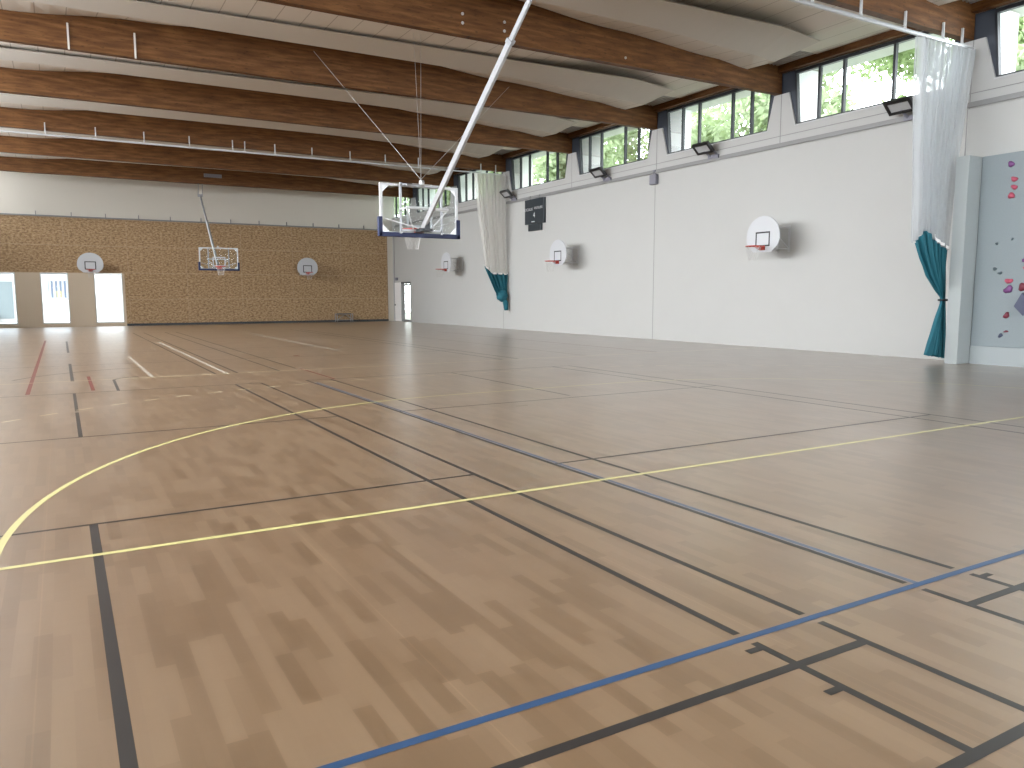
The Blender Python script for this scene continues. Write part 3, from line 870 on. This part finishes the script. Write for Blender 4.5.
GX = 6.65
g1 = ceiling_goal('near ceiling-hung basketball goal, seen from behind with navy edge padding', (GX, 7.5, 0), 0, 6.36, -4.72, True)
g2 = ceiling_goal('far ceiling-hung basketball goal facing the camera before the brown wall', (GX, 31.8, 0), PI, 6.95, -4.75, False)
top = (GX, 7.4, 4.06)
for e, lb in (((6.36,13.98,8.35),'thin hoisting cable from the near goal slanting up to the left'),((12.6,13.98,8.2),'thin hoisting cable from the near goal slanting up to the right behind the mast'),
          ((8.25,11.4,8.40),'thin hoisting cable from the near goal going almost straight up, left one'),((8.45,11.4,8.40),'thin hoisting cable from the near goal going almost straight up, right one')):
    bm = B(); tube(bm, (Vector(top)-g1.location, Vector(e)-g1.location), .005, 5)
    obj('hoisting_cable', bm, M['alu'], g1)

# ------------------------------------------------------------------ curtain tracks and curtains
def beam_track(name, label, y, z, x0, x1, hx, zt):
    t = thing(name, label, 'curtain track', (0, y, 0), 0, 'curtain tracks under the beams')
    bm = B(); box(bm, x0, x1, -.03, .03, z, z+.045); box(bm, x0, x1, -.05, .05, z+.045, z+.055)
    obj('track', bm, M['alu'], t)
    for x in hx:
        bm = B(); tube(bm, ((x,0,z+.05),(x,0,z+.12)), .014, 6); box(bm, x-.018, x+.018, .0, .049, z+.1, zt)
        obj('track_hanger', bm, M['steel_w'], t)
    return t
beam_track('curtain_rail', 'near aluminium curtain rail with white hangers on the nearest beam', 2.80, 7.28, XL+.3, 18.62, [18.25,17.5,16.1,14.6,13.1,11.6,10.1,8.6,7.1,5.6,4.1,2.6,1.1,-.4,-1.9], 7.72)
beam_track('curtain_rail', 'far curtain rail with white hangers on the fifth beam in view', 24.965, 7.34, XL+.3, 18.55, [-3.4,-1.8,-.23,1.37,2.99,4.59,6.2,6.67,7.86,9.39,11.04,12.64,14.22,15.9,17.4,18.2], 7.80)

def lerp(T, v):
    for (a, p), (b, q) in zip(T, T[1:]):
        if v <= b:
            t = (v-a)/(b-a) if b > a else 0
            return [pi+(qi-pi)*t for pi, qi in zip(p, q)]
    return list(T[-1][1])
def cloth(T, y0, folds, amp, nu, nv, thick, seed, zoff=None, v0=0, v1=1):
    """T: list of (v,(xl,xr,z,amp_scale)); sheet pleated in Y"""
    rnd = random.Random(seed); ph = [rnd.uniform(0,6.28) for _ in range(6)]
    bm = B(); rows = []
    for j in range(nv+1):
        v = v0+(v1-v0)*j/nv; xl, xr, z, s = lerp(T, v)
        row = []
        for i in range(nu+1):
            u = i/nu
            uu = u+.012*math.sin(7*u+ph[0]+2*v)
            y = y0+amp*s*(math.sin(2*PI*folds*uu+ph[1])+.45*math.sin(2*PI*folds*2.3*uu+ph[2]+v*2))+.02*math.sin(3*u+4*v+ph[3])
            x = xl+(xr-xl)*(u+.010*math.sin(2*PI*folds*2*uu+ph[4]))
            zz = z+(zoff(u, v) if zoff else 0)
            row.append(bm.verts.new((x, y, zz)))
        rows.append(row)
    for A, Bq in zip(rows, rows[1:]):
        for i in range(nu): bm.faces.new((A[i], A[i+1], Bq[i+1], Bq[i]))
    return bm
def low_near(u):   # lower edge of the net / upper edge of the teal skirt
    pts = [(0,2.78),(.30,3.10),(.55,2.86),(.8,2.74),(1,2.66)]
    for (a,p),(b,q) in zip(pts, pts[1:]):
        if u <= b: return p+(q-p)*(u-a)/(b-a)
    return pts[-1][1]
t = thing('divider_curtain', 'near divider curtain: white net above, teal skirt tied back beside the grey column', 'curtain', (0,0,0), 0, 'gymnasium divider curtains')
T = [(0,(16.55,18.62,7.27,1)),(.25,(16.55,18.45,6.1,1)),(.6,(16.62,18.22,4.6,1)),(1,(16.74,18.10,0,1))]
def mk(T, low, y0, folds, amp, seed, ztop=7.27):
    def zo(u, v):
        base = lerp(T, v)[2]
        return ztop+(low(u)-ztop)*v-base
    return cloth(T, y0, folds, amp, 150, 40, 0, seed, zo)
o = obj('net_panel', mk(T, low_near, 2.80, 11, .07, 1), M['net'], t, smooth=True)
# second layer of the gathered net
T2 = [(0,(16.85,18.58,7.27,1)),(.25,(16.8,18.42,6.1,1)),(.6,(16.85,18.2,4.6,1)),(1,(16.95,18.08,0,1))]
obj('net_panel', mk(T2, low_near, 2.93, 8, .05, 2), M['net'], t, smooth=True)
TS = [(0,(16.74,18.12,2.75,1)),(.13,(16.93,18.11,2.4,1)),(.28,(17.27,18.12,2.0,1)),(.39,(17.68,18.13,1.7,.7)),(.45,(17.92,18.14,1.55,.4)),
      (.50,(17.95,18.15,1.42,.4)),(.62,(17.82,18.16,1.1,.7)),(.85,(17.60,18.18,.5,1)),(1,(17.46,18.20,.12,1))]
def zs(u, v):
    a = (low_near(u)-2.75)*max(0, 1-v*2.2)
    b = .03*math.sin(u*26)*max(0, v-.8)*5+.10*(1-u)*max(0,v-.8)*5
    return a+b
skirt = obj('teal_skirt', cloth(TS, 2.78, 6, .055, 120, 60, 0, 3, zs), M['teal'], t, smooth=True)
skirt.modifiers.new('solid', 'SOLIDIFY').thickness = .006
# white hem between net and skirt
def hem(xs, low, y, w=.05, T=None, sel=None):
    bm = B(); row = []
    n = 60
    for i in range(n+1):
        u = i/n; x = xs[0]+(xs[1]-xs[0])*u; z = low(u)
        yy = y+.02*math.sin(u*40)
        row.append((bm.verts.new((x,yy,z-w*.5)), bm.verts.new((x,yy,z+w*.5))))
    for i in range(n):
        if sel and not sel(i/n): continue
        bm.faces.new((row[i][0],row[i+1][0],row[i+1][1],row[i][1]))
    return bm
o = obj('hem_band', hem((16.74,18.12), low_near, 2.66, .07, sel=lambda u: (.42<u<.72) or (.80<u<.88) or u>.92), M['band'], t)
bm = B(); torus(bm, (0,0,0), .115, .028, 18, 6)
for v in bm.verts: v.co.y *= .8
bmesh.ops.translate(bm, verts=bm.verts, vec=(18.05, 2.78, 1.49))
obj('tie_back', bm, M['dark'], t)
bm = B()
for i in range(15):
    x = 16.6+i*.14; torus(bm, (x, 2.80, 7.26), .02, .005, 8, 4)
obj('curtain_rings', bm, M['alu'], t)

t = thing('divider_curtain', 'far divider curtain: white net with teal skirt knotted up off the floor', 'curtain', (0,0,0), 0, 'gymnasium divider curtains')
def low_far(u): return 3.02-.32*min(1,u/.35)-.03*u
T = [(0,(16.98,18.70,7.33,1)),(.5,(17.2,18.68,5,1)),(1,(17.52,18.72,0,1))]
obj('net_panel', mk(T, low_far, 24.86, 8, .07, 4, 7.33), M['net2'], t, smooth=True)
T2 = [(0,(17.15,18.66,7.33,1)),(.5,(17.35,18.64,5,1)),(1,(17.62,18.68,0,1))]
obj('net_panel', mk(T2, low_far, 24.95, 6, .05, 5, 7.33), M['net2'], t, smooth=True)
TS = [(0,(17.50,18.73,2.72,1)),(.4,(17.80,18.74,2.25,.9)),(.8,(18.12,18.75,1.72,.6)),(1,(18.22,18.74,1.42,.5))]
skirt = obj('teal_skirt', cloth(TS, 24.88, 5, .07, 90, 30, 0, 6, lambda u, v: (low_far(u)-2.72)*max(0,1-v*1.5)), M['teal'], t, smooth=True)
skirt.modifiers.new('solid', 'SOLIDIFY').thickness = .008
bm = B(); bmesh.ops.create_icosphere(bm, subdivisions=3, radius=.27)
for v in bm.verts:
    v.co.z *= 1.05; a = v.co.normalized(); v.co += a*.035*math.sin(9*a.x+5*a.z); 
bmesh.ops.translate(bm, verts=bm.verts, vec=(18.45, 24.88, 1.62)); obj('knot', bm, M['teal'], t, smooth=True)
bm = B(); tube(bm, ((18.48,24.80,1.55),(18.58,24.76,1.3),(18.60,24.74,1.1),(18.62,24.74,.92)), .16, 10, .10)
obj('knot_tail', bm, M['teal'], t, smooth=True)
obj('hem_band', hem((17.50,18.73), low_far, 24.76, .09, sel=lambda u: (u<.2) or (.3<u<.5) or (.56<u<.72) or u>.8), M['band'], t)

# ------------------------------------------------------------------ small rack by the far wall
t = thing('low_trolley', 'small dark metal frame standing by the foot of the brown far wall', 'trolley', (15.3, 39.55, 0))
bm = B()
for x in (-.5, .5):
    for y in (-.2, .2): tube(bm, ((x,y,.0),(x,y,.52)), .022, 6)
    tube(bm, ((x,-.2,.5),(x,.2,.5)), .02, 6)
for y in (-.2,.2):
    tube(bm, ((-.5,y,.5),(.5,y,.5)), .025, 6); tube(bm, ((-.5,y,.12),(.5,y,.12)), .02, 6)
tube(bm, ((-.5,-.2,.12),(0,-.2,.5),(.5,-.2,.12)), .02, 6)
obj('frame', bm, M['steel_g'], t)
boxobj('top_rail', M['dark'], (-.4,.4,-.22,.22,.50,.54), t)

# ------------------------------------------------------------------ outside
g = boxobj('ground', M['grass'], (XR+.25, 70, -30, 70, -.3, -.05)); struct(g, 'green ground outside the right wall', 'ground')
g = boxobj('ground_paving', M['pave'], (-40, XR+.24, YF+.22, 90, -.3, -.02)); struct(g, 'pale paving outside the far wall', 'ground')

def tree(loc, h, r, leaf, label, seed, n=15000):
    rnd = random.Random(seed)
    t = thing('garden_tree', label, 'tree', loc, rnd.uniform(0,6), 'trees outside the high windows')
    bm = B()
    tube(bm, ((0,0,-.1),(.1,.05,h*.3),(-.05,.1,h*.55),(.05,0,h*.8)), .22, 8, .07)
    for k in range(9):
        a = k*2.4; z = h*(.28+.06*k); L = r*(.75-.04*k)
        tube(bm, ((0,0,z),(L*.5*math.cos(a),L*.5*math.sin(a),z+.5),(L*math.cos(a),L*math.sin(a),z+1.1)), .07, 5, .02)
    obj('trunk', bm, M['bark'], t)
    bm = B()
    cl = [(rnd.uniform(-r,r)*.8, rnd.uniform(-r,r)*.8, h*rnd.uniform(.2,1.0), rnd.uniform(1.0,1.7)) for _ in range(40)]
    for i in range(n):
        c = rnd.choice(cl)
        d_ = Vector((rnd.gauss(0,1), rnd.gauss(0,1), rnd.gauss(0,1))).normalized()*c[3]*rnd.uniform(.5,1.05)
        p = Vector(c[:3])+d_
        a = Vector((rnd.gauss(0,1), rnd.gauss(0,1), rnd.gauss(0,1))).normalized(); b = a.orthogonal().normalized()
        s = rnd.uniform(.13,.25)
        bm.faces.new([bm.verts.new(p+a*s), bm.verts.new(p+b*s*.55), bm.verts.new(p-a*s), bm.verts.new(p-b*s*.55)])
    obj('foliage', bm, M[leaf], t)
pos = ['nearest, behind the window at the right edge of the photo','behind the big window left of the near curtain, right part','behind the big window left of the near curtain, left part','behind the third high window, right part',
       'behind the third high window, left part','behind the fourth high window','behind the window beside the far curtain','behind the farthest high window','last, beyond the far corner of the hall']
ty = [4.5, 10.5, 17, 23.5, 31, 39, 47, 56, 65]
for i, y in enumerate(ty):
    tree((27.0+(i%2)*10.5, y+(i%2)*4, -.05), 12.0+(i*37%5)*.4+(i%2)*4.5 if i else 9.6, 3.4+(i%2)*1.2, 'leaf1' if i % 2 else 'leaf2', 'green leafy tree outside, '+pos[i], 40+i)

# pale house seen through the low windows of the far wall
t = thing('white_house', 'bright white house outside the low windows of the far wall', 'house', (0, 52, 0))
bm = B(); box(bm, -14, 9, 0, 5, 0, 6.0); obj('house_wall', bm, M['house'], t)
bm = B(); ringprism(bm, [(.1-.9,1.5),(1.4-.9,1.5),(1.4-.9,2.7),(.1-.9,2.7)], [(.15-.9,1.55),(1.35-.9,1.55),(1.35-.9,2.65),(.15-.9,2.65)], 1, -.08, 0)
f = obj('house_window', bm, M['steel_w'], t)
boxobj('window_glazing', M['housew'], (-.75,.45,-.03,-.005,1.55,2.65), f)
bm = B()
for k in range(5): box(bm, -.72+.25*k, -.60+.25*k, -.07, -.03, 1.5, 2.7)
obj('window_bars', bm, M['steel_w'], f)
boxobj('yellow_blind', M['curt'], (-.3,.0,-.04,-.03,1.55,2.0), f)
boxobj('awning', M['tile'], (-14, 1.2, -.9, -.02, 3.45, 3.9), t)
boxobj('shutter', M['shut'], (-3.6,-2.75,-.06,-.01,.2,2.6), t)
boxobj('door_red_step', M['redl'], (-4.6,-3.7,-.5,-.02,.0,.6), t)

# ------------------------------------------------------------------ daylight
w = bpy.data.worlds.new('sky'); sc.world = w; w.use_nodes = True
nt = w.node_tree; nt.nodes.clear()
bg = N(nt, 'ShaderNodeBackground'); wo = N(nt, 'ShaderNodeOutputWorld')
tc = N(nt, 'ShaderNodeTexCoord'); nz = N(nt, 'ShaderNodeTexNoise'); nz.inputs['Scale'].default_value = 2.5
nt.links.new(tc.outputs['Generated'], nz.inputs['Vector'])
rp = N(nt, 'ShaderNodeValToRGB'); rp.color_ramp.elements[0].color = (.82,.92,1.0,1); rp.color_ramp.elements[1].color = (1,1,1,1)
nt.links.new(nz.outputs['Fac'], rp.inputs[0]); nt.links.new(rp.outputs[0], bg.inputs[0])
bg.inputs[1].default_value = 13.5
nt.links.new(bg.outputs[0], wo.inputs[0])

def area(name, loc, rot, sx, sy, power, col, spread=180):
    l = bpy.data.lights.new(name, 'AREA'); l.shape = 'RECTANGLE'; l.size = sx; l.size_y = sy
    l.energy = power; l.color = col; l.spread = math.radians(spread)
    o = bpy.data.objects.new(name, l); C.objects.link(o); o.location = loc; o.rotation_euler = rot
    return o
# daylight entering through the window band of the left wall
area('left_window_daylight', (XL-.05, 15.0, 7.3), (0, -PI/2+math.radians(31), 0), 1.5, 38, 4500, (.97,.985,1.0), 110)
area('back_fill_light', (12.5, YB-.05, 5.2), (PI/2-math.radians(18), 0, 0), 11, 2.4, 380, (.95,.975,1.0), 130)  # unseen fill lamp added behind the camera to brighten the near right floor
# portals: windows through which the sky lights the hall
for y in [b+2.8 for b in BEAMS]:
    o = area('window_portal', (XR+.21, y, 7.35), (0, PI/2, 0), 1.6, 5.0, 1, (1,1,1)); o.data.cycles.is_portal = True

# ------------------------------------------------------------------ camera
cx, cy, h, yaw, pit, rol, f = CAM
cd = bpy.data.cameras.new('camera'); cam = bpy.data.objects.new('camera', cd); C.objects.link(cam); sc.camera = cam
cd.sensor_fit = 'HORIZONTAL'; cd.sensor_width = 36; cd.lens = f*36/1024; cd.clip_end = 300
F = Vector((math.sin(yaw)*math.cos(pit), math.cos(yaw)*math.cos(pit), math.sin(pit)))
R = Vector((math.cos(yaw), -math.sin(yaw), 0)); U = R.cross(F)
R2 = R*math.cos(rol)+U*math.sin(rol); U2 = U*math.cos(rol)-R*math.sin(rol)
mat = Matrix((R2, U2, -F)).transposed().to_4x4(); mat.translation = (cx, cy, h)
cam.matrix_world = mat

sc.view_settings.view_transform = 'Standard'; sc.view_settings.look = 'None'
sc.view_settings.gamma = 1; sc.view_settings.use_curve_mapping = False
sc.view_settings.exposure = 0.0
sc.cycles.use_denoising = True
sc.cycles.max_bounces = 10; sc.cycles.diffuse_bounces = 6; sc.cycles.transparent_max_bounces = 16
sc.cycles.caustics_reflective = False; sc.cycles.caustics_refractive = False
sc.cycles.sample_clamp_indirect = 6
